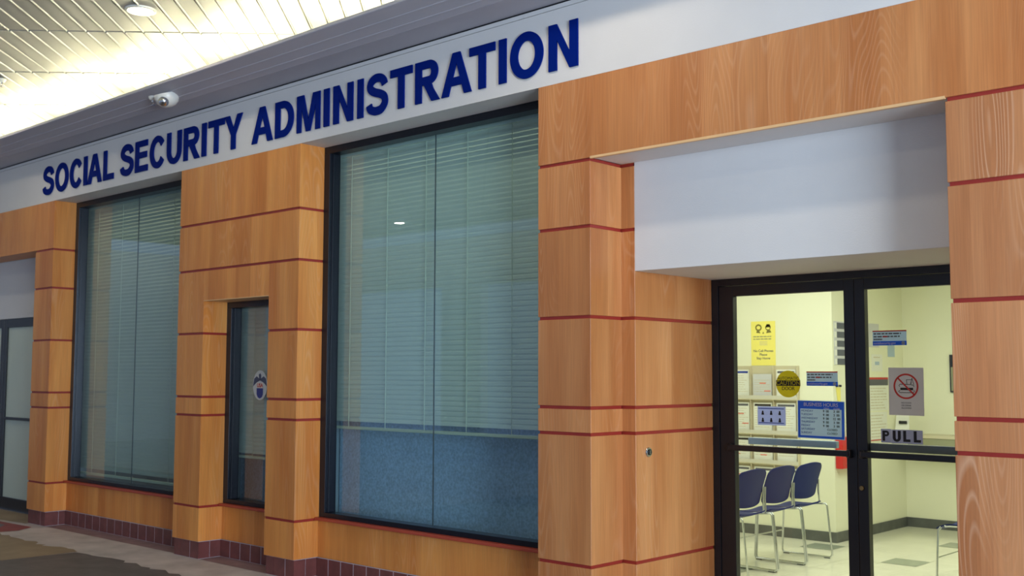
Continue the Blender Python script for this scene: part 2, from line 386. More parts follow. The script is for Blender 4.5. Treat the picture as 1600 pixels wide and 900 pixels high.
# pier beside the entrance and its header
p = struct('wall_pier_entrance', 'wood clad pier between the large window and the entrance', 'pier')
wood_box(p, a0, r1+1.5, 0, .022, RL[0]+G, ZT)
MB().box(a1, r0, -.0015, .02, RL[0]+G-.006, RL[0]+G+.008).build('header_edge', M['wood_edge'], p)
MB().box(a0+.008, a1-.008, .008, Y1, RL[0]-G, RL[0]+G).build('red_reveal', M['red'], p)
bands(p, a0, a1, 0, Y1, RL[1:], RL[0]-G, ZB)
bands(p, a1-.05, a2, Y1, Y2, RL[1:], RL[0]-G, ZB)
MB().box(a1-.05, a2-.008, Y1+.008, Y2, RL[0]-G, RL[0]+G).build('red_reveal', M['red'], p)
wood_box(p, a1-.05, a2, Y1+.002, Y2, RL[0]+G, ZT)
tile_run(p, 'x', a0, a1-.012, .014); tile_run(p, 'y', .014, Y1, a1-.012); tile_run(p, 'y', Y1, Y2, a2-.012)
MB().box(a0+.01, a1-.02, .03, Y1, 0.001, ZB).build('core', M['grout'], p)

# pier right of the entrance
p = struct('wall_pier_corner', 'broad wood clad pier right of the entrance with red reveals', 'pier')
MB().box(r0+.008, r1+1.5, .008, .4, RL[0]-G, RL[0]+G).build('red_reveal', M['red'], p)
bands(p, r0, r1+1.5, 0, Y2, RL[1:], RL[0]-G, ZB)
tile_run(p, 'x', r0+.012, r1, .014)
MB().box(r0+.02, r1+1.4, .03, Y2, 0.001, ZB).build('core', M['grout'], p)

# pier with the narrow window
p = struct('wall_pier_middle', 'wood clad pier with a narrow window between the two large windows', 'pier')
bands(p, b0, b3, 0, YW+.05, RL[:2], ZT, RL[1]-G+.0001)
for o in list(p.children)[-1:]: bpy.data.objects.remove(o)
for (x0, x1) in ((b0, b1), (b2, b3)):
    bands(p, x0, x1, 0, YW+.05, RL[2:], RL[1]-G, ZB)
    tile_run(p, 'x', x0+.012, x1-.012, .014, start=.105); tile_run(p, 'y', .014, YW, x1-.012, start=.11)
    MB().box(x0+.02, x1-.02, .03, YW, 0.001, ZB).build('core', M['grout'], p)
wood_box(p, b1, b2, 0.0005, YW+.05, 2.170, RL[1]-G)
MB().box(b1, b2, -.001, YW, 2.166, 2.172).build('head_edge', M['wood_edge'], p)
wood_box(p, b1, b2, YW-.006, YW+.05, ZB, .430)
tile_run(p, 'x', b1-.01, b2+.012, YW-.008)
MB().box(b1+.002, b2-.002, YW-.045, YW+.05, .430, .452).build('red_sill', M['redsill'], p, bevel=.004)

# pier at the far shop
p = struct('wall_pier_far', 'wood clad pier between the far shop door and the first window', 'pier')
wood_box(p, XL, c1, 0, YW+.05, RL[0]+G, ZT)
MB().box(c0+.008, c1-.008, .008, YW, RL[0]-G, RL[0]+G).build('red_reveal', M['red'], p)
bands(p, c0, c1, 0, YW+.05, RL[1:], RL[0]-G, ZB)
tile_run(p, 'x', c0+.012, c1-.012, .014, start=.14); tile_run(p, 'y', .014, YW, c1-.012, start=.145)
MB().box(c0+.02, c1-.02, .03, YW, 0.001, ZB).build('core', M['grout'], p)

# aprons below the two big windows
for x0, x1, nm, lb in ((c1, b0, 'wall_apron', 'wood apron and red sill below the far large window'), (b3, a0, 'wall_apron_wide', 'wood apron and red sill below the near large window')):
    p = struct(nm, lb, 'wall')
    wood_box(p, x0, x1, YW-.006, YW+.05, ZB, .430)
    tile_run(p, 'x', x0-.01, x1+.012, YW-.008)
    MB().box(x0+.002, x1-.002, YW-.045, YW+.05, .430, .452).build('red_sill', M['redsill'], p, bevel=.004)

# entrance canopy box, soffits
p = struct('wall_entrance_box', 'white painted box and soffit above the glass doors', 'wall')
MB().box(a2, r0+.01, Y1, Y2+.1, ZBOX, 2.845).build('white_box', M['white'], p, bevel=.003)
MB().box(a1-.003, r0+.01, .022, Y1, RL[0]+G+.001, 2.95).build('header_soffit', M['white'], p)
p = struct('wall_far_box', 'grey white panel above the far shop door', 'wall')
MB().box(XL, c0+.002, Y1, .9, ZBOX, 2.845).build('white_box', M['white'], p, bevel=.003)
MB().box(XL, c0+.002, .281, Y1, RL[0]+G, 2.95).build('header_soffit', M['white'], p)

# ------------------------------------------------------------------ display windows
def window(name, label, x0, x1, z0, z1, y, joint=None, fw=.055):
    r = struct(name, label, 'window')
    d = .10
    m = MB(); m.box(x0, x1, y, y+d, z1-fw, z1); m.box(x0, x1, y, y+d, z0, z0+.036)
    m.box(x0, x0+.07, y, y+d, z0+.036, z1-fw); m.box(x1-.07, x1, y, y+d, z0+.036, z1-fw)
    m.box(x0+.07, x0+.078, y+.03, y+d, z0+.036, z1-fw); m.box(x1-.078, x1-.07, y+.03, y+d, z0+.036, z1-fw)
    m.build('window_frame', M['navyframe'], r, bevel=.002)
    yg = y+.085
    xs = [x0+.07]+([joint] if joint else [])+[x1-.07]
    for a, b in zip(xs[:-1], xs[1:]):
        MB().box(a+.001, b-.001, yg, yg+.006, z0+.03, z1-fw+.005).build('window_pane', M['glass'], r)
    if joint: MB().box(joint-.0025, joint+.0025, yg-.001, yg+.007, z0+.03, z1-fw).build('glass_joint', M['jointgrey'], r)
    return r
window('window_1', 'far large window with closed pale blinds', c1, b0, .452, ZT, YW, -10.0)
window('window_2', 'narrow window with an eagle emblem set in the middle pier', b1, b2, .452, 2.170, YW)
window('window_3', 'near large window with half lowered blinds', b3, a0, .452, ZT, YW, -5.745)
# enclosure of the space behind the windows
sbox('wall_office', mat('office_wall', srgb(160, 166, 172), .8), 'plain wall behind the display windows', 'wall',
     (-16, a1-.06, 1.2, 1.25, 0, 3.5), (-16, a1-.06, .36, 1.25, 3.34, 3.4), (-13, -11.3, .34, 1.2, 0, 3.34), (-8.62, -8.58, .34, 1.2, 0, 3.34), (-7.20, -7.16, .34, 1.2, 0, 3.34), (a0+.02, a0+.06, .34, 1.2, 0, 3.34))

# ------------------------------------------------------------------ blinds
def blind(label, x0, x1, z0, z1, y, m, cords, pitch=.036, tilt=79):
    r = empty('window_blind', ((x0+x1)/2, y, z1)); tag(r, label, 'blind', 'window blinds')
    h = z1-z0; hx = (x1-x0)/2; s = MB(); z = -.05; t = math.radians(tilt); wd = .0215
    dy, dz = math.cos(t)*wd, math.sin(t)*wd
    while z > -h+.05:
        s.add([(-hx, -dy, z-dz), (hx, -dy, z-dz), (hx, -.004, z), (-hx, -.004, z), (hx, dy, z+dz), (-hx, dy, z+dz)], [(0, 1, 2, 3), (3, 2, 4, 5)], 0)
        z -= pitch
    so = s.build('slats', m, r)
    sd = so.modifiers.new('th', 'SOLIDIFY'); sd.thickness = .0012
    MB().box(-hx, hx, -.022, .022, -.04, 0).build('head_rail', m, r)
    MB().box(-hx, hx, -.018, .018, -h, -h+.022).build('bottom_rail', M['cord'], r, bevel=.003)
    for x in cords:
        MB().tube([(x-(x0+x1)/2, -.024, -.04), (x-(x0+x1)/2, -.024, -h+.02)], .0028, 6).build('ladder_cord', M['cord'], r)
    return r
blind('half lowered pale green blind in the near large window', b3-.10, a0+.01, 1.125, ZT-.03, .385, M['blind'], (-6.75, -6.32, -5.89, -5.46, -5.03))
blind('blind lowered to knee height in the narrow window', b1-.08, b2-.08, .83, 2.13, .375, M['blind'], (-8.02, -7.6))
blind('fully lowered beige blind in the far large window', c1-.06, b0+.02, .51, ZT-.03, .385, M['blindfar'], (-10.9, -10.4, -9.4, -8.9))

def partition(label, x0, x1, y):
    r = empty('office_partition', ((x0+x1)/2, y, 0)); tag(r, label, 'partition', 'fabric partitions behind the windows'); hx = (x1-x0)/2
    MB().box(-hx, hx, -.03, .03, .08, 1.62).build('fabric_panel', M['fabric'], r, bevel=.006)
    MB().box(-hx, hx, -.035, .035, 1.62, 1.66).build('top_rail', M['bargrey'], r, bevel=.004)
    m = MB(); m.box(-hx, -hx+.06, -.03, .03, 0, .08); m.box(hx-.06, hx, -.03, .03, 0, .08); m.box(-hx, hx, -.02, .02, .03, .08); m.build('foot', M['bargrey'], r)
partition('blue grey fabric partition seen below the blind of the near large window', b3-.21, a0-.01, .62)
partition('blue grey fabric partition seen below the blind of the narrow window', b1-.29, b2+.12, .62)

# ------------------------------------------------------------------ far shop door
def glazed_frame(m, x0, x1, z0, z1, y0, y1, sl, st, sb):
    m.box(x0, x0+sl, y0, y1, z0, z1); m.box(x1-sl, x1, y0, y1, z0, z1); m.box(x0+sl, x1-sl, y0, y1, z1-st, z1); m.box(x0+sl, x1-sl, y0, y1, z0, z0+sb)
    return m
d = struct('door_3', 'far shop door with pale frosted glass beside the wood pier', 'door')
for (x0, x1) in ((-13.05, c0), (-14.6, -13.06)):
    glazed_frame(MB(), x0, x1, .012, ZBOX, Y1+.01, Y1+.06, .075, .10, .13).build('door_frame', M['black'], d, bevel=.002)
    MB().box(x0+.075, x1-.075, Y1+.03, Y1+.036, .14, ZBOX-.10).build('door_pane', M['frost'], d)
    MB().box(x0+.07, x1-.07, Y1+.0, Y1+.028, 1.02, 1.05).build('push_bar', M['black'], d, bevel=.004)
MB().box(-14.6, c0, Y1-.02, Y1+.10, 0.001, .012).build('threshold', M['chrome'], d)
sbox('wall_far_shop', M['white'], 'wall of the far shop beyond its door', 'wall', (XL, -14.6, Y1, .6, 0, ZBOX))

# ------------------------------------------------------------------ entrance doors
DX0, DM0, DM1, DX1 = a2, -3.037, -2.905, -1.975
d = struct('door_frame_1', 'black aluminium entrance door frame', 'door frame')
m = MB(); m.box(DX0, DX0+.05, Y2, Y2+.10, 0.001, ZBOX); m.box(DX1, r0+.002, Y2, Y2+.10, 0.001, ZBOX); m.box(DX0+.05, DX1, Y2, Y2+.10, ZBOX-.045, ZBOX)
m.build('door_frame', M['black'], d, bevel=.002)
def leaf(name, label, x0, x1, s0, s1):
    r = struct(name, label, 'door')
    m = MB(); zt = ZBOX-.048
    m.box(x0, x0+s0, Y2+.005, Y2+.055, .02, zt); m.box(x1-s1, x1, Y2+.005, Y2+.055, .02, zt)
    m.box(x0+s0, x1-s1, Y2+.005, Y2+.055, 2.062, zt); m.box(x0+s0, x1-s1, Y2+.005, Y2+.055, .02, .22)
    m.build('door_rails', M['black'], r, bevel=.003)
    MB().box(x0+s0-.004, x1-s1+.004, Y2+.027, Y2+.033, .215, 2.066).build('door_pane', M['doorglass'], r)
    m = MB(); m.box(x0+s0-.03, x1-s1+.03, Y2-.035, Y2-.008, 1.066, 1.103); m.box(x0+s0-.04, x0+s0-.01, Y2-.03, Y2+.01, 1.06, 1.108); m.box(x1-s1+.01, x1-s1+.04, Y2-.03, Y2+.01, 1.06, 1.108)
    m.build('pull_bar', M['black'], r, bevel=.008, seg=3)
    return r
dl = leaf('door_1', 'glass entrance door leaf with the business hours sign', DX0+.052, -2.972, .108, .065)
dr = leaf('door_2', 'glass entrance door leaf with the PULL lettering', -2.969, DX1-.002, .064, .11)
MB().box(-3.726, -3.118, Y2+.036, Y2+.075, 1.108, 1.150).build('inside_push_bar', M['barpale'], dl, bevel=.004)
MB().box(-2.905, -2.08, Y2+.036, Y2+.075, 1.104, 1.150).build('inside_push_bar', M['bargrey'], dr, bevel=.004)
MB().lathe([(.0, -.004), (.013, -.004), (.015, 0), (.015, .006)], 20, axis='y', c=(-2.945, Y2+.002, .885)).build('lock_cylinder', mat('brass', srgb(170, 140, 90), .3, metal=1), dr)
sbox('wall_room_front', M['wallin'], 'inner face of the storefront wall beside the doors', 'wall', (DX1+.03, 1, 1.26, 1.3, 0, 3), (DX0-.1, DX1+.03, Y2+.101, 1.3, ZBOX+.002, 3), (-8, DX0-.02, 1.26, 1.3, 0, 3))

# key switch on the pier's side
k = empty('key_switch', (a2+.001, .433, 1.082)); tag(k, 'small round black key switch on the wood pier beside the door', 'key switch')
MB().lathe([(.030, 0), (.030, .004), (.026, .009)], 28, axis='x').build('plate', M['chrome'], k)
MB().lathe([(.019, .009), (.018, .013)], 24, axis='x').build('lock_face', M['ink'], k)
MB().box(.012, .0155, -.003, .003, -.012, .012).build('key_slot', M['chrome'], k)

# ------------------------------------------------------------------ waiting room shell
YB, XK, YB2 = 4.57, -4.82, 6.15
sbox('wall_back', M['wallin'], 'cream back wall of the waiting room', 'wall', (-8, XK, YB, YB+.1, 0, 2.75))
sbox('wall_return', M['wallin'], 'cream wall running back from the corner of the waiting room', 'wall', (XK-.1, XK, YB+.1, YB2+.1, 0, 2.75))
sbox('wall_rear', M['wallin'], 'cream wall at the far end of the alcove', 'wall', (XK, 1, YB2, YB2+.1, 0, 2.75))
sbox('wall_left', M['wallin'], 'side wall of the waiting room', 'wall', (-8.1, -8, 1.3, YB+.1, 0, 2.75))
sbox('wall_right', M['wallin'], 'side wall of the waiting room beyond the doors', 'wall', (1, 1.1, 1.26, YB2+.1, 0, 2.75))
sbox('ceiling_inside', M['wallin'], 'waiting room ceiling', 'ceiling', (-8.1, 1.1, 1.26, YB2+.1, 2.75, 2.8))
mb = MB(); mb.box(-8, XK+.012, YB-.012, YB, 0, .095); mb.box(XK, XK+.012, YB, YB2-.012, 0, .095); mb.box(XK, 1, YB2-.012, YB2, 0, .095)
tag(mb.build('baseboard_back', M['basein']), 'dark grey vinyl baseboard around the waiting room', 'baseboard', kind='structure')
sbox('wall_light_block', M['white'], 'unseen end wall added to block light at the far end of the arcade', 'wall', (-24.2, -24, -12, 1, 0, 4.4))  # out of view, added to stop world light entering from the left end
# opposite side of the arcade: shopfront wall with glazed openings
mb = MB()
mb.box(-24, 2, -9.7, -9.5, 3.3, ZC); mb.box(-24, 2, -9.7, -9.5, 0, .4)
for x in range(-24, 2, 4): mb.box(x, x+1.1, -9.7, -9.5, .4, 3.3)
tag(mb.build('wall_opposite', M['white']), 'white piers and openings on the other side of the arcade', 'wall', kind='structure')

# ------------------------------------------------------------------ lettering of the big sign
def arc(cx, cy, rx, ry, a0_, a1_, n): return [(cx+rx*math.cos(math.radians(a0_+(a1_-a0_)*i/n)), cy+ry*math.sin(math.radians(a0_+(a1_-a0_)*i/n))) for i in range(n+1)]
def stroke(m, pts, t, w0, w1):
    o, n_ = [], []
    for i, p_ in enumerate(pts):
        a = pts[max(i-1, 0)]; b = pts[min(i+1, len(pts)-1)]
        dx, dy = b[0]-a[0], b[1]-a[1]; l = math.hypot(dx, dy); nx, ny = -dy/l*t/2, dx/l*t/2
        o.append((p_[0]+nx, p_[1]+ny)); n_.append((p_[0]-nx, p_[1]-ny))
    m.ribbon(o, n_, w0, w1)
def catmull(P, n=8):
    out = []
    for i in range(len(P)-1):
        p0, p1, p2, p3 = P[max(i-1, 0)], P[i], P[i+1], P[min(i+2, len(P)-1)]
        for k_ in range(n):
            t = k_/n
            out.append(tuple(.5*((2*p1[j])+(-p0[j]+p2[j])*t+(2*p0[j]-5*p1[j]+4*p2[j]-p3[j])*t*t+(-p0[j]+3*p1[j]-3*p2[j]+p3[j])*t**3) for j in (0, 1)))
    return out+[P[-1]]
def glyph(ch, w, h, t, d=.02):
    """bold sans capital of width w, height h, stem t; local xy, extruded to z=d"""
    m = MB(); th = t*.86; A, B = 0.0, d
    pr, rb = m.prism, m.ribbon; cnt = [0]
    def up(w1): cnt[0] += 1; return w1+min(.00025, d*.12)*cnt[0]
    m.prism = lambda pts, w0, w1, mi=0: pr(pts, w0, up(w1), mi)
    m.ribbon = lambda o, i_, w0, w1, mi=0, closed=False: rb(o, i_, w0, up(w1), mi, closed)
    R_ = lambda x0, x1, y0, y1: m.prism([(x0, y0), (x1, y0), (x1, y1), (x0, y1)], A, B)
    P = lambda pts: m.prism(pts, A, B)
    if ch == 'I': R_(0, w, 0, h)
    elif ch == 'L': R_(0, t, 0, h); R_(t, w, 0, th)
    elif ch == 'E': R_(0, t, 0, h); R_(t, w, 0, th); R_(t, w*.97, h-th, h); R_(t, w*.92, h*.5-th/2+.01, h*.5+th/2+.01)
    elif ch == 'T': R_(w/2-t/2, w/2+t/2, 0, h-th); R_(0, w, h-th, h)
    elif ch == 'N':
        R_(0, t, 0, h); R_(w-t, w, 0, h); P([(t*.98, h), (t*.98, h-.055*1.55*1.05), (w-t*.98-.0, 0), (w-t*.98, .09), (t*1.0, h)][:4]) if 0 else P([(t, h), (t, h*.66), (w-t, 0), (w-t, h*.34)])
    elif ch == 'M':
        k_ = t*.86; R_(0, k_, 0, h); R_(w-k_, w, 0, h)
        P([(k_, h), (k_, h*.70), (w/2-k_*.45, 0), (w/2, 0), (w/2, h*.22), (w*.5-.0, h*.30), (k_*1.5, h)][:3]+[(w/2, 0), (w/2, h*.29), (k_*1.55, h)])
        P([(w-k_, h), (w-k_*1.55, h), (w/2, h*.29), (w/2, 0), (w/2+k_*.45, 0), (w-k_, h*.70)])
    elif ch == 'A':
        c = w/2
        P([(0, 0), (t*1.05, 0), (c+.0, h*.76), (c, h), (c-t*.54, h)]); P([(w-t*1.05, 0), (w, 0), (c+t*.54, h), (c, h), (c, h*.76)])
        R_(w*.26, w*.74, h*.225, h*.225+th)
    elif ch == 'Y':
        c = w/2; R_(c-t/2, c+t/2, 0, h*.42)
        P([(c-t/2, h*.42), (c, h*.42), (c, h*.60), (t*1.12, h), (0, h)]); P([(c+t/2, h*.42), (w, h), (w-t*1.12, h), (c, h*.60), (c, h*.42)])
    elif ch == 'O':
        m.ribbon(arc(w/2, h/2, w/2, h/2+.005, 0, 360, 48)[:-1], arc(w/2, h/2, w/2-t, h/2-th+.004, 0, 360, 48)[:-1], A, B, closed=True)
    elif ch == 'C':
        m.ribbon(arc(w*.52, h/2, w*.52, h/2+.005, 36, 326, 44), arc(w*.52, h/2, w*.52-t, h/2-th+.004, 32, 330, 44), A, B)
    elif ch == 'U':
        r_ = w/2; o = [(0, h)]+arc(r_, r_*.98, r_, r_*1.0, 180, 360, 26)+[(w, h)]; i_ = [(t, h)]+arc(r_, r_*.98, r_-t, r_-th*.95, 180, 360, 26)+[(w-t, h)]
        m.ribbon(o, i_, A, B)
    elif ch == 'D':
        R_(0, t, 0, h); s = w*.42
        o = [(t*.9, h)]+arc(s, h/2, w-s, h/2, 90, -90, 30)+[(t*.9, 0)]; i_ = [(t*.9, h-th)]+arc(s, h/2, w-s-t, h/2-th, 90, -90, 30)+[(t*.9, th)]
        m.ribbon(o, i_, A, B)
    elif ch == 'R':
        R_(0, t, 0, h); hb = h*.42; ry = (h-hb)/2; s = w*.58; ww = w*.93
        o = [(t*.9, h)]+arc(s, h-ry, ww-s, ry, 90, -90, 20)+[(t*.9, hb)]; i_ = [(t*.9, h-th)]+arc(s, h-ry, max(ww-s-t, .004), ry-th, 90, -90, 20)+[(t*.9, hb+th)]
        m.ribbon(o, i_, A, B)
        P([(w*.36, hb+th*.7), (w*.36, hb-.0), (w-t*1.22, 0), (w, 0), (w*.74, h*.30), (w*.60, hb+th*.7)])
    elif ch == 'S':
        pts = [(.03, .24), (.10, .12), (.30, .05), (.5, .035), (.72, .06), (.9, .17), (.95, .28), (.88, .41), (.66, .50), (.36, .57), (.14, .66), (.07, .76), (.15, .88), (.33, .95), (.5, .965), (.7, .94), (.86, .85), (.92, .74)]
        ins = t/2; q = [(ins+(x-.05)/.9*(w-2*ins), th/2-.004+(y-.035)/.93*(h-th+.008)) for x, y in pts]
        stroke(m, catmull(q, 6), t*.93, A, B)
    return m
LET = [('S',-11.437,.262),('O',-11.150,.300),('C',-10.822,.265),('I',-10.525,.083),('A',-10.440,.300),('L',-10.115,.215),
('S',-9.779,.258),('E',-9.498,.240),('C',-9.230,.268),('U',-8.929,.254),('R',-8.644,.272),('I',-8.350,.080),('T',-8.248,.255),('Y',-7.998,.275),
('A',-7.594,.300),('D',-7.270,.254),('M',-6.982,.304),('I',-6.643,.078),('N',-6.526,.244),('I',-6.242,.077),('S',-6.138,.248),('T',-5.875,.242),
('R',-5.611,.256),('A',-5.346,.297),('T',-5.078,.245),('I',-4.809,.076),('O',-4.709,.290),('N',-4.383,.244)]
sg = empty('storefront_sign', (-7.8, -.001, 3.418), (PI/2, 0, 0))
tag(sg, 'large navy blue raised letters SOCIAL SECURITY ADMINISTRATION on the white fascia', 'sign')
for ch, x, w_ in LET:
    glyph(ch, w_-.010, .291, .066, .009).build('letter', M['letter'], sg, loc=(x+7.8+.003, 0, .003))

# ------------------------------------------------------------------ notices: helpers
def sign(name, label, cat, x, y, z, orient='F', group=None, tilt=0):
    rot = (PI/2, tilt, 0) if orient == 'F' else (PI/2, tilt, PI/2)
    r = empty(name, (x, y, z), rot); tag(r, label, cat, group); return r
def card(r, name, w_, h_, m, t=.0015, z0=0.0, cx=0, cy=0, rad=0):
    return MB().box(cx-w_/2, cx+w_/2, cy-h_/2, cy+h_/2, z0, z0+t).build(name, m, r)
def text(r, name, body, size, x, y, z, m, bold=0.0, align='LEFT', sx=1.0):
    c = bpy.data.curves.new('lettering', 'FONT'); c.body = body; c.size = size; c.offset = bold*size; c.extrude = .0004; c.align_x = align; c.align_y = 'CENTER'
    t_ = bpy.data.objects.new('tmp', c); C.objects.link(t_)
    bpy.context.view_layer.update()
    me = bpy.data.meshes.new_from_object(t_); bpy.data.objects.remove(t_)
    me.materials.clear(); me.materials.append(m)
    o = bpy.data.objects.new(name, me); C.objects.link(o); o.parent = r; o.location = (x, y, z+.0005); o.scale = (sx, 1, 1); return o
def lines(r, name, x0, x1, ys, m, z, h=.004, jitter=.25, seed=1):
    q = random.Random(seed); mb_ = MB()
    for y in ys:
        x = x0; end = x1-(x1-x0)*q.uniform(0, jitter)
        while x < end:
            l = (x1-x0)*q.uniform(.08, .22); e = min(x+l, end); mb_.box(x, e, y-h/2, y+h/2, z, z+.0006); x = e+(x1-x0)*.03
    return mb_.build(name, m, r)
YG = Y2+.0255      # just outside the door glass

# automatic caution door disc
r = sign('caution_sticker', 'round mustard AUTOMATIC CAUTION DOOR sticker on the door glass', 'sticker', -3.427, YG, 1.495)
MB().lathe([(.0, 0), (.084, 0), (.084, .0012)], 48).build('disc', M['caution'], r)
MB().box(-.0835, .0835, -.012, .022, .0012, .0018).build('band', M['ink'], r)
text(r, 'lettering', 'AUTOMATIC', .026, 0, .035, .0012, M['ink'], 0, 'CENTER')
text(r, 'lettering', 'CAUTION', .037, 0, .005, .0018, M['caution'], .012, 'CENTER')
text(r, 'lettering', 'DOOR', .030, 0, -.029, .0012, M['ink'], .01, 'CENTER')

def website(label, x, z, tilt=0):
    r = sign('website_sticker', label, 'sticker', x, YG, z, tilt=tilt, group='website stickers on the door glass')
    W_, H_ = .206, .088
    card(r, 'sheet', W_, H_, M['signpale'])
    MB().box(-W_/2, W_/2, H_/2-.007, H_/2, .0015, .0021).build('red_border', M['redink'], r)
    MB().box(-W_/2, W_/2, -H_/2, -H_/2+.025, .0015, .0021).build('blue_band', M['signblue'], r)
    lines(r, 'printed_lines', -W_/2+.006, W_/2-.03, [.025, .008], M['greyink'], .0015, .008, .08, 4)
    lines(r, 'printed_lines', -W_/2+.006, -.045, [-.008], M['greyink'], .0015, .008, .0, 5)
    lines(r, 'red_word', -.04, -.012, [.008], M['redink'], .002, .009, .0, 6)
    text(r, 'lettering', 'socialsecurity.gov', .019, -W_/2+.006, -H_/2+.013,   .0021, M['whiteink'], .004, 'LEFT', 1.0)
    MB().lathe([(0, .0021), (.011, .0021), (.011, .0028)], 24, c=(W_/2-.020, -H_/2+.0125, 0)).build('round_seal', M['signpale'], r)
website('red, white and blue socialsecurity.gov sticker right of the round caution sticker', -3.197, 1.529)
website('red, white and blue socialsecurity.gov sticker above the no food sign', -2.763, 1.770)

# business hours
r = sign('business_hours_sign', 'blue framed BUSINESS HOURS sign on the door glass', 'sign', -3.210, YG, 1.278, tilt=math.radians(.6))
W_, H_ = .304, .224
card(r, 'board', W_+.008, H_+.008, M['signpale'], .0010)
m = MB(); m.box(-W_/2, W_/2, H_/2-.047, H_/2, .001, .002); m.box(-W_/2, W_/2, -H_/2, -H_/2+.013, .001, .002); m.box(-W_/2, -W_/2+.015, -H_/2+.013, H_/2-.047, .001, .002); m.box(W_/2-.015, W_/2, -H_/2+.013, H_/2-.047, .001, .002)
m.build('blue_panel', M['signblue'], r)
text(r, 'lettering', 'BUSINESS HOURS', .031, 0, H_/2-.021, .002, M['whiteink'], .008, 'CENTER', .95)
for cx, s_ in ((.038, 'OPEN'), (.105, 'CLOSE')):
    text(r, 'lettering', s_, .014, cx, H_/2-.043, .002, M['whiteink'], .01, 'CENTER')
days = ['MONDAY', 'TUESDAY', 'WEDNESDAY', 'THURSDAY', 'FRIDAY', 'SATURDAY', 'SUNDAY']
for i, dn in enumerate(days):
    y = H_/2-.060-i*.0222
    text(r, 'lettering', dn, .0185, -W_/2+.020, y, .0012, M['blueink'], 0)
    if i < 5:
        text(r, 'lettering', '9  00', .019, .034, y, .0012, M['ink'], .02, 'CENTER')
        text(r, 'lettering', '12  00' if i == 2 else '3  00', .019, .103, y, .0012, M['ink'], .02, 'CENTER')
    else: text(r, 'lettering', 'CLOSED', .018, .075, y, .0012, M['ink'], .012, 'CENTER')

# six figure sheet
r = sign('pictogram_sheet', 'pale blue sheet with six small dark figures on the door glass', 'sign', -3.547, YG, 1.293)
card(r, 'sheet', .198, .118, M['paperblue'])
m = MB(); m.box(-.092, .088, .043, .048, .0015, .0021); m.box(-.092, .088, -.047, -.042, .0015, .0021); m.build('rule', M['blueink'], r)
for i in range(3):
    for j in range(2):
        m = MB(); cx, cy = -.062+i*.060, .018-j*.045
        m.prism([(cx-.009, cy-.012), (cx+.009, cy-.012), (cx+.007, cy+.002), (cx-.007, cy+.002)], .0015, .0022); m.prism(arc(cx, cy+.007, .006, .007, 0, 360, 14)[:-1], .0015, .0022)
        m.build('figure', M['ink'], r)

# no food or drink
r = sign('no_food_sign', 'grey paper with a red no food and drink symbol on the door glass', 'sign', -2.671, YG, 1.457, tilt=math.radians(.3))
card(r, 'sheet', .208, .276, M['signpaper'])
m = MB(); cy = .030; RO = .074
m.ribbon(arc(0, cy, RO, RO, 0, 360, 48)[:-1], arc(0, cy, RO-.010, RO-.010, 0, 360, 48)[:-1], .0028, .0034, closed=True)
a_ = math.radians(135); dx, dy = math.cos(a_), math.sin(a_); nx, ny = -dy*.0045, dx*.0045; q = RO-.006
m.prism([(dx*q+nx, cy+dy*q+ny), (-dx*q+nx, cy-dy*q+ny), (-dx*q-nx, cy-dy*q-ny), (dx*q-nx, cy+dy*q-ny)], .0028, .0034)
m.build('prohibition_ring', M['redink'], r)
m = MB()
def box2(x0, x1, y0, y1): m.prism([(x0, y0), (x1, y0), (x1, y1), (x0, y1)], .0015, .0022)
box2(-.034, .042, .008, .022)
stroke(m, [(-.036, .028), (-.042, .034), (-.036, .042), (.0, .042), (.030, .040), (.045, .036), (.047, .028)], .0035, .0015, .0022)
stroke(m, [(-.036, .006), (-.045, .001), (-.038, -.006), (.015, -.007), (.045, -.004), (.050, .003), (.045, .008)], .0035, .0015, .0022)
stroke(m, [(.003, .068), (.006, .044)], .003, .0015, .0022); stroke(m, [(.003, .068), (.033, .069)], .003, .0015, .0022); stroke(m, [(.033, .069), (.030, .044)], .003, .0015, .0022)
stroke(m, [(.036, .078), (.046, .040)], .003, .0015, .0022); stroke(m, [(.036, .078), (.027, .042)], .003, .0015, .0022)
m.build('burger_and_cup', M['ink'], r)
for i, s_ in enumerate(('NO FOOD', 'OR DRINK', 'ALLOWED')):
    text(r, 'lettering', s_, .0125, 0, -.066-i*.015, .0015, M['greyink'], .012, 'CENTER')

# PULL
r = sign('pull_lettering', 'black PULL letters on four silver squares on the door glass', 'lettering', -2.7045, YG, 1.1965)
for i, ch in enumerate('PULL'):
    e = [(-.0935, .001), (-.031, -.001), (.0315, 0), (.0935, -.001)][i]
    MB().box(e[0]-.0308, e[0]+.0308, -.040+e[1], .040+e[1], 0, .001).build('silver_square', M['silver'], r)
    if ch == 'P':
        m = glyph('R', .040, .060, .0125, .0006); mm = MB(); tt = .016
        mm.prism([(0, 0), (tt, 0), (tt, .06), (0, .06)], 0, .0006)
        mm.ribbon([(tt*.9, .06)]+arc(.024, .0435, .017, .0165, 90, -90, 16)+[(tt*.9, .027)], [(tt*.9, .0485)]+arc(.024, .0435, .0045, .005, 90, -90, 16)+[(tt*.9, .0385)], 0, .0006)
        m = mm
    else: m = glyph(ch, .048 if ch == 'U' else .042, .064, .0175, .0006)
    m.build('letter', M['ink'], r, loc=(e[0]-.022, -.030+e[1], .001))

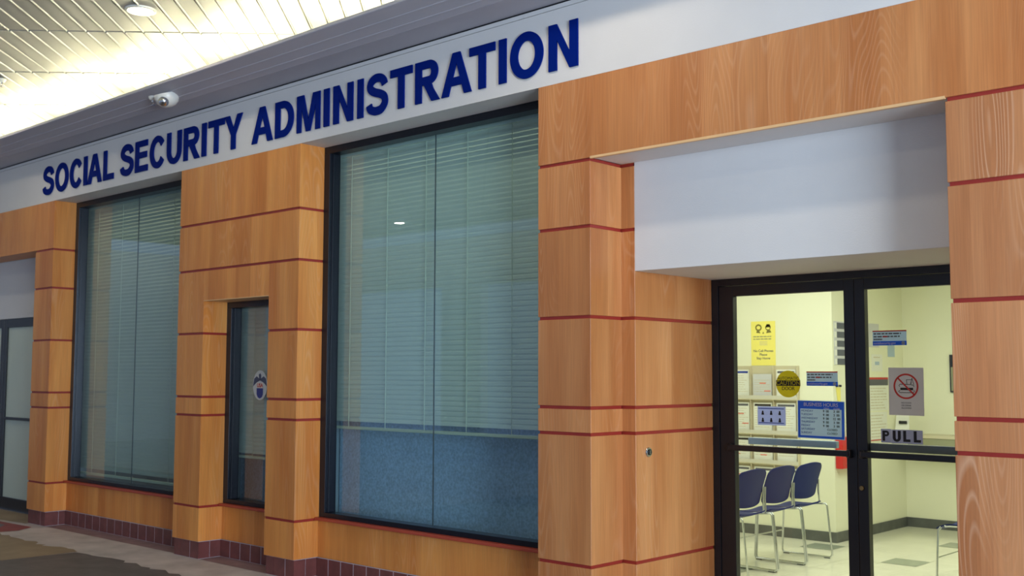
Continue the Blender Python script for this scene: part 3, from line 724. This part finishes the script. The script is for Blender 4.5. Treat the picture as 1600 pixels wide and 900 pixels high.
# eagle emblem on the narrow window
r = sign('eagle_emblem', 'round white emblem of a blue eagle over a shield reading USA on the narrow window', 'emblem', -7.875, YW+.083, 1.455)
m = MB(); m.prism(arc(0, 0, .104, .125, 0, 360, 40)[:-1], 0, .0010); m.build('white_oval', mat('frosted_white', srgb(214, 226, 228), .5), r)
m = MB()
m.prism([(-.10, -.01), (-.085, .055), (-.05, .075), (-.012, .055), (0, .04), (-.03, .03), (-.055, .02)], .001, .002)
m.prism([(.10, -.01), (.055, .02), (.03, .03), (0, .04), (.012, .055), (.05, .075), (.085, .055)], .001, .002)
m.prism([(-.012, .04), (.012, .04), (.014, .085), (.0, .10), (-.02, .088)], .001, .002)
m.build('eagle', mat('slate_blue', srgb(70, 88, 120), .5), r)
MB().prism([(-.045, -.025), (.045, -.025), (.045, -.075), (.03, -.10), (0, -.112), (-.03, -.10), (-.045, -.075)], .002, .003).build('shield', mat('shield_blue', srgb(24, 60, 150), .4), r)
MB().prism([(-.047, -.025), (.047, -.025), (.047, .020), (-.047, .020)], .002, .0026).build('shield_top', M['paper'], r)
text(r, 'lettering', 'USA', .045, 0, -.003, .0026, M['redink'], .03, 'CENTER')

# ------------------------------------------------------------------ on the waiting room walls
r = sign('cell_phone_notice', 'tall yellow notice with a sketch on the cream back wall', 'notice', -5.548, YB-.002, 1.862)
card(r, 'sheet', .268, .435, M['yellowpaper'])
m = MB()
m.ribbon(arc(-.05, .155, .036, .034, 0, 360, 20)[:-1], arc(-.05, .155, .022, .018, 0, 360, 20)[:-1], .0015, .002, closed=True)
m.ribbon(arc(.055, .155, .030, .030, 0, 360, 20)[:-1], arc(.055, .15, .020, .014, 0, 360, 20)[:-1], .0015, .002, closed=True)
m.prism([(.03, .155), (.08, .155), (.075, .187), (.038, .187)], .0015, .002); m.prism([(-.075, .105), (-.03, .10), (-.04, .12), (-.07, .125)], .0015, .002)
m.prism([(.035, .10), (.09, .105), (.08, .128), (.045, .125)], .0015, .002); m.prism([(-.01, .095), (.012, .095), (.004, .115)], .0015, .002)
m.build('sketch', mat('olive_ink', srgb(120, 112, 50), .6), r)
lines(r, 'printed_lines', -.11, .10, [.066, .042], M['counter'], .0015, .010, .1, 3)
lines(r, 'printed_lines', -.04, .05, [.015, 0, -.015], M['rack'], .0015, .006, .3, 8)
for i, s_ in enumerate(('No Cell Phones', 'Please', 'Stay Home')):
    text(r, 'lettering', s_, .034, 0, -.075-i*.036, .0015, M['greyink'], .01, 'CENTER')

# brochure rack
RX = -5.54
r = empty('brochure_rack', (RX, YB-.001, 0)); tag(r, 'beige wall rack of leaflet pockets behind the navy chairs', 'rack')
colx = [(-5.915, -5.685), (-5.665, -5.435), (-5.410, -5.180)]
rowz = [(1.322, 1.625), (.985, 1.305), (.70, .965), (.44, .675)]
MB().box(-5.93-RX, -5.165-RX, -.012, 0, .42, 1.64).build('back_panel', M['rack'], r)
for (z0, z1) in rowz:
    MB().box(-5.93-RX, -5.165-RX, -.052, -.012, z0-.014, z0-.004).build('shelf', M['rack'], r)
    MB().box(-5.93-RX, -5.165-RX, -.052, -.049, z0-.004, z0+.03).build('lip', mat('clear_lip', srgb(214, 210, 196), .3), r)
for x in (-5.93, -5.675, -5.4225, -5.17):
    MB().box(x-.003-RX, x+.003-RX, -.05, -.012, .42, 1.64).build('divider', M['rack'], r)
heads = [['blueink', None, 'greyink'], ['greyink', 'ink', 'greyink'], ['ink', 'redink', 'greyink'], ['greyink', 'greyink', 'greyink']]
accent = [['greyink', 'redink', 'greyink'], ['redink', 'greyink', 'greyink'], ['redink', 'redink', 'greyink'], ['redink', 'greyink', 'greyink']]
rown = ['top row', 'second row', 'third row', 'bottom row']; coln = ['first pocket', 'middle pocket', 'last pocket']
for i, (z0, z1) in enumerate(rowz):
    for j, (x0, x1) in enumerate(colx):
        cx = (x0+x1)/2; hgt = (z1-z0)*(.92 if not (i == 0 and j == 1) else .78); wd = .205
        desc = {('ink'): 'black', 'blueink': 'navy', 'greyink': 'grey', 'redink': 'red', None: 'plain'}[heads[i][j]]
        b_ = sign('leaflet', f'white leaflet with {desc} heading in the rack, {rown[i]}, {coln[j]}', 'leaflet', cx, YB-.022-(i+j) % 2*.004, z0+hgt/2+.002, group='leaflets in the wall rack')
        card(b_, 'sheet', wd, hgt, M['paper'] if not (i == 0 and j == 1) else M['papergrey'], .004)
        if heads[i][j]: MB().box(-wd/2+.012, wd/2-.014, hgt/2-.034, hgt/2-.014, .004, .0046).build('heading', M[heads[i][j]], b_)
        ys = [hgt/2-.06-q_*.022 for q_ in range(int((hgt-.09)/.022))]
        lines(b_, 'printed_lines', -wd/2+.015, wd/2-.015, ys, M['rack'], .004, .005, .3, i*3+j)
        if accent[i][j] == 'redink':
            for q_, yy in enumerate((hgt*.12, -hgt*.2)):
                x_ = -.08+.05*((i+j+q_) % 3)
                MB().box(x_, x_+.07, yy-.005, yy+.005, .0048, .0054).build('red_print', M['redpale'], b_)

# wall_return signs  (orient R: local x -> +y)
XS = XK+.001
def rsign(name, label, cat, y0, y1, z0, z1, m=None, part='sheet'):
    r = sign(name, label, cat, XS, (y0+y1)/2, (z0+z1)/2, 'R')
    if m: card(r, part, y1-y0, z1-z0, m, .003)
    return r
r = rsign('directory_board', 'grey directory board with five numbered strips beside the wall corner', 'sign', 4.60, 4.86, 1.65, 2.06, M['papergrey'])
for i in range(5):
    z = .165-i*.085
    MB().box(-.07, .12, z-.030, z+.028, .003, .005).build('strip', M['greyink'], r); MB().box(-.120, -.075, z-.028, z+.026, .003, .005).build('number_square', M['paper'], r)
r = rsign('red_wall_box', 'red box with a white panel on the cream wall beside the corner', 'box', 4.575, 4.92, .69, .96)
MB().box(-.16, .16, -.145, .145, 0, .07).build('body', M['redbox'], r, bevel=.008)
MB().box(-.03, .14, .03, .13, .07, .073).build('white_panel', M['paper'], r)
MB().box(.02, .08, .05, .11, .073, .075).build('symbol', M['redink'], r)
r = rsign('yellow_pennant', 'narrow yellow tag hanging from two black pins beside the corner', 'tag', 4.62, 4.70, 1.27, 1.44)
MB().prism([(-.04, .08), (.05, .08), (.05, -.12), (.01, -.12)], 0, .004).build('tag', M['yellowpaper'], r)
for q_ in (-.03, .035): MB().lathe([(0, 0), (.010, 0), (.010, .02), (0, .02)], 12, c=(q_, .095, 0)).build('pin', M['ink'], r)
r = rsign('grey_wall_poster', 'grey poster mostly hidden behind the black door stile', 'poster', 5.20, 5.575, 1.83, 2.065, M['papergrey'])
MB().lathe([(0, .003), (.05, .003), (.05, .005)], 24, c=(-.13, -.10, 0)).build('dark_logo', M['greyink'], r)
r = rsign('blue_grey_card', 'small blue grey card below the upper website sticker', 'card', 5.78, 5.94, 1.74, 1.86, M['barpale'])
r = rsign('white_label', 'small white label with a blue word on the cream wall', 'label', 5.40, 5.64, 1.59, 1.76, M['paper'])
lines(r, 'heading', -.08, .08, [.055], M['rack'], .003, .01, .1, 2); lines(r, 'blue_word', -.05, .05, [-.005], M['barpale'], .003, .035, .0, 3)
r = rsign('posted_notice', 'white notice with a red and grey heading partly behind the no food sign', 'notice', 5.33, 5.76, 1.20, 1.53, M['paper'])
MB().box(-.215, .215, .145, .165, .003, .005).build('red_heading', M['redink'], r); MB().box(-.215, .215, .085, .145, .003, .005).build('grey_heading', M['greyink'], r)
lines(r, 'printed_lines', -.19, .19, [.055-.028*i for i in range(8)], M['rack'], .003, .008, .3, 4)
r = rsign('posted_page', 'plain white page with faint lines below the notice with a red heading', 'notice', 5.33, 5.72, .90, 1.185, M['paper'])
lines(r, 'printed_lines', -.17, .17, [.11-.03*i for i in range(8)], M['rack'], .003, .008, .3, 5)
MB().box(-.19, .10, -.138, -.128, .003, .005).build('red_rule', M['redink'], r)
r = rsign('wall_socket', 'small dark switch plate by the black door stile', 'switch', 5.20, 5.29, 1.47, 1.53)
MB().box(-.045, .045, -.03, .03, 0, .01).build('plate', M['bargrey'], r, bevel=.002); MB().box(-.012, .012, -.015, .015, .01, .014).build('switch', M['ink'], r)

# counter on the rear wall
r = empty('wall_counter', (-4.05, YB2-.17, .84)); tag(r, 'olive grey counter shelf on the cream rear wall', 'counter')
MB().box(-.60, 2.2, -.17, .168, .085, .115).build('counter_top', M['rack'], r, bevel=.004)
MB().box(-.60, 2.2, -.16, .168, 0, .085).build('apron', M['counter'], r)
r = empty('card_stand', (-4.70, YB2-.16, 0.0)); 
r.location = (-4.735, 5.90, .985); tag(r, 'white folded card with two dark words beside the cream wall', 'card')
MB().add([(-.06, -.05, 0), (.09, -.05, 0), (.07, .0, .17), (-.06, .0, .17), (-.06, -.047, 0), (.09, -.047, 0), (.07, .003, .17), (-.06, .003, .17)], [(0, 1, 2, 3), (4, 7, 6, 5), (0, 4, 5, 1), (1, 5, 6, 2), (2, 6, 7, 3), (3, 7, 4, 0)]).build('card', M['paper'], r)
MB().box(-.06, .09, -.05, .05, -.012, 0).build('base', M['paper'], r)
MB().box(-.02, .06, -.042, -.030, .075, .105).build('dark_words', M['ink'], r)
MB().box(-.085, .0, -.01, .05, -.012, .0).build('bracket', M['paper'], r)
# dark frame at the right edge of the glass
r = sign('dark_wall_frame', 'dark framed panel on the rear wall at the edge of the door', 'frame', -4.18, YB2-.001, 1.57)
card(r, 'frame', .30, .38, M['ink'], .02); card(r, 'panel', .27, .24, M['counter'], .004, .02, 0, -.055)

# ------------------------------------------------------------------ chairs (local +x is the back)
def grid_solid(fn, nu, nv, th):
    top = [fn(i/nu*2-1, j/nv) for i in range(nu+1) for j in range(nv+1)]
    m = MB(); k_ = nv+1
    import itertools
    nrm = []
    for i in range(nu+1):
        for j in range(nv+1):
            a = Vector(top[min(i+1, nu)*k_+j])-Vector(top[max(i-1, 0)*k_+j]); b = Vector(top[i*k_+min(j+1, nv)])-Vector(top[i*k_+max(j-1, 0)])
            nrm.append(a.cross(b).normalized())
    bot = [tuple(Vector(p_)+n*th) for p_, n in zip(top, nrm)]; n0 = len(top); fs = []
    for i in range(nu):
        for j in range(nv):
            a, b, c, d_ = i*k_+j, (i+1)*k_+j, (i+1)*k_+j+1, i*k_+j+1
            fs += [(a, b, c, d_), (n0+a, n0+d_, n0+c, n0+b)]
    rim = [i*k_ for i in range(nu+1)]+[nu*k_+j for j in range(1, nv+1)]+[i*k_+nv for i in range(nu-1, -1, -1)]+[j for j in range(nv-1, 0, -1)]
    for q_ in range(len(rim)): a, b = rim[q_], rim[(q_+1) % len(rim)]; fs.append((a, n0+a, n0+b, b))
    m.add(top+bot, fs, 0, True); return m
def seat_fn(u, v):                       # v: 0 front .. 1 back
    x = -.245+v*.40; wid = .212-.03*max(0, abs(v-.5)*2-.6)/.4
    z = .452-.050*max(0, .35-v)**2/.1225+.012*u*u-.010*math.sin(v*PI)+.02*max(0, v-.8)/.2
    return (x, u*wid, z)
def back_fn(u, v):
    z = .515+v*.305; e = max(0, abs(v-.45)/.55-.55)/.45
    wid = .216*(1-.20*e*e*e)
    z += -.020*u*u*(1 if v > .5 else -1)*min(1, abs(v-.5)*2)
    return (.110+.05*v+.03*v*v-.030*u*u, u*wid, z)
def make_chair():
    r = empty('waiting_chair')
    grid_solid(seat_fn, 14, 14, .010).build('seat', M['navy'], r)
    grid_solid(back_fn, 14, 14, .009).build('backrest', M['navy'], r)
    for s in (-1, 1):
        y = .2195*s; yi = .205*s
        MB().tube([(-.20, yi, .425), (-.215, y, .40), (-.235, y, .03), (-.225, y, .010), (.215, y, .010), (.235, y, .03), (.195, y, .44), (.18, y, .458), (.155, yi, .455), (-.17, yi, .435)], .0085, 10).build('leg_frame', M['chrome'], r)
        MB().tube([(.10, yi, .45), (.125, y*.99, .475), (.118, y*.99, .56), (.122, y*.97, .66)], .008, 10).build('back_post', M['chrome'], r)
        m = MB(); m.box(-.222, -.17, y-.009, y+.009, 0, .006); m.box(.16, .212, y-.009, y+.009, 0, .006); m.build('glide', M['bargrey'], r)
    MB().tube([(-.225, -.222, .20), (-.225, .222, .20)], .006, 8).build('stretcher', M['chrome'], r)
    return r
def dup(o, parent=None):
    c = o.copy(); C.objects.link(c); c.parent = parent
    for ch in list(o.children): dup(ch, c)
    return c
ch0 = make_chair()
spots = [(-4.67, 3.505, 'navy chair with steel sled legs in front of the red wall box'),
         (-4.67, 3.04, 'navy chair with steel sled legs, middle one of the row of three'),
         (-4.67, 2.575, 'navy chair of the row partly cut off by the black door jamb'),
         (-3.09, 3.39, 'navy chair mostly hidden by the pier right of the doors')]
for i, (x, y, lb) in enumerate(spots):
    o = ch0 if i == 0 else dup(ch0)
    o.location = (x, y, .001); tag(o, lb, 'chair', 'navy waiting room chairs')

# ------------------------------------------------------------------ arcade ceiling fittings
def downlight(x, y, label):
    r = empty('downlight', (x, y, ZC)); tag(r, label, 'ceiling light', 'round downlights in the plank ceiling')
    MB().lathe([(.090, -.002), (.094, -.014), (.112, -.012), (.114, 0)], 40).build('trim_ring', M['camwhite'], r)
    MB().lathe([(0, -.0125), (.09, -.0125), (.09, -.003)], 36).build('lens', M['lamp'], r)
    d = bpy.data.lights.new('downlight_lamp', 'AREA'); d.shape = 'DISK'; d.size = .17; d.energy = DLP; d.color = (1.0, .86, .66)
    o = bpy.data.objects.new('downlight_lamp', d); C.objects.link(o); o.parent = r; o.location = (0, 0, -.018)
DLP = 7
downlight(-7.465, -1.085, 'lit round downlight in the pale plank ceiling above the sign')
for x in (-14.67, -11.07, -3.865, -.265):
    DLP = 7 if x < -6 else 17
    downlight(x, -1.085, 'lit round downlight in the ceiling row above the storefront')
DLP = 6
for x in (-12.9, -9.3, -5.7, -2.1, 1.5): downlight(x, -2.75, 'lit round downlight in the middle row of the arcade ceiling')
DLP = 5
for x in (-14.68, -4.6): downlight(x, -7.2, 'lit round downlight on the far side of the arcade ceiling')
r = empty('security_camera', (-8.30, -.385, ZS+.040), (.29, 0, 0)); tag(r, 'white dome security camera with a chrome lens under the grey soffit', 'camera')
MB().lathe([(.100, .004), (.104, -.012), (.100, -.040), (.086, -.074), (.060, -.098), (.028, -.110), (0, -.112)], 36).build('housing', M['camwhite'], r)
MB().lathe([(.0001, -.044), (.024, -.038), (.039, -.020), (.044, 0), (.039, .020), (.024, .038), (.0001, .044)], 24, c=(.045, -.066, -.060)).build('lens', M['chrome'], r)
def sprinkler(x, y, z, label):
    r = empty('fire_sprinkler', (x, y, z)); tag(r, label, 'sprinkler')
    MB().lathe([(.038, .004), (.038, -.010), (.024, -.030)], 24).build('escutcheon', M['camwhite'], r)
    MB().lathe([(.010, -.012), (.010, -.04), (.006, -.045)], 16).build('nozzle', M['chrome'], r)
    m = MB(); m.tube([(-.012, 0, -.03), (-.016, 0, -.05), (-.004, 0, -.068)], .003, 6); m.tube([(.012, 0, -.03), (.016, 0, -.05), (.004, 0, -.068)], .003, 6); m.build('arm', M['chrome'], r)
    MB().lathe([(0, -.066), (.022, -.068), (.022, -.071), (0, -.071)], 20).build('deflector', M['chrome'], r)
sprinkler(-8.49, -.40, ZS+.045, 'small white and chrome sprinkler head beside the dome camera')
sprinkler(-10.20, -.97, ZC, 'chrome sprinkler head hanging from the plank ceiling')
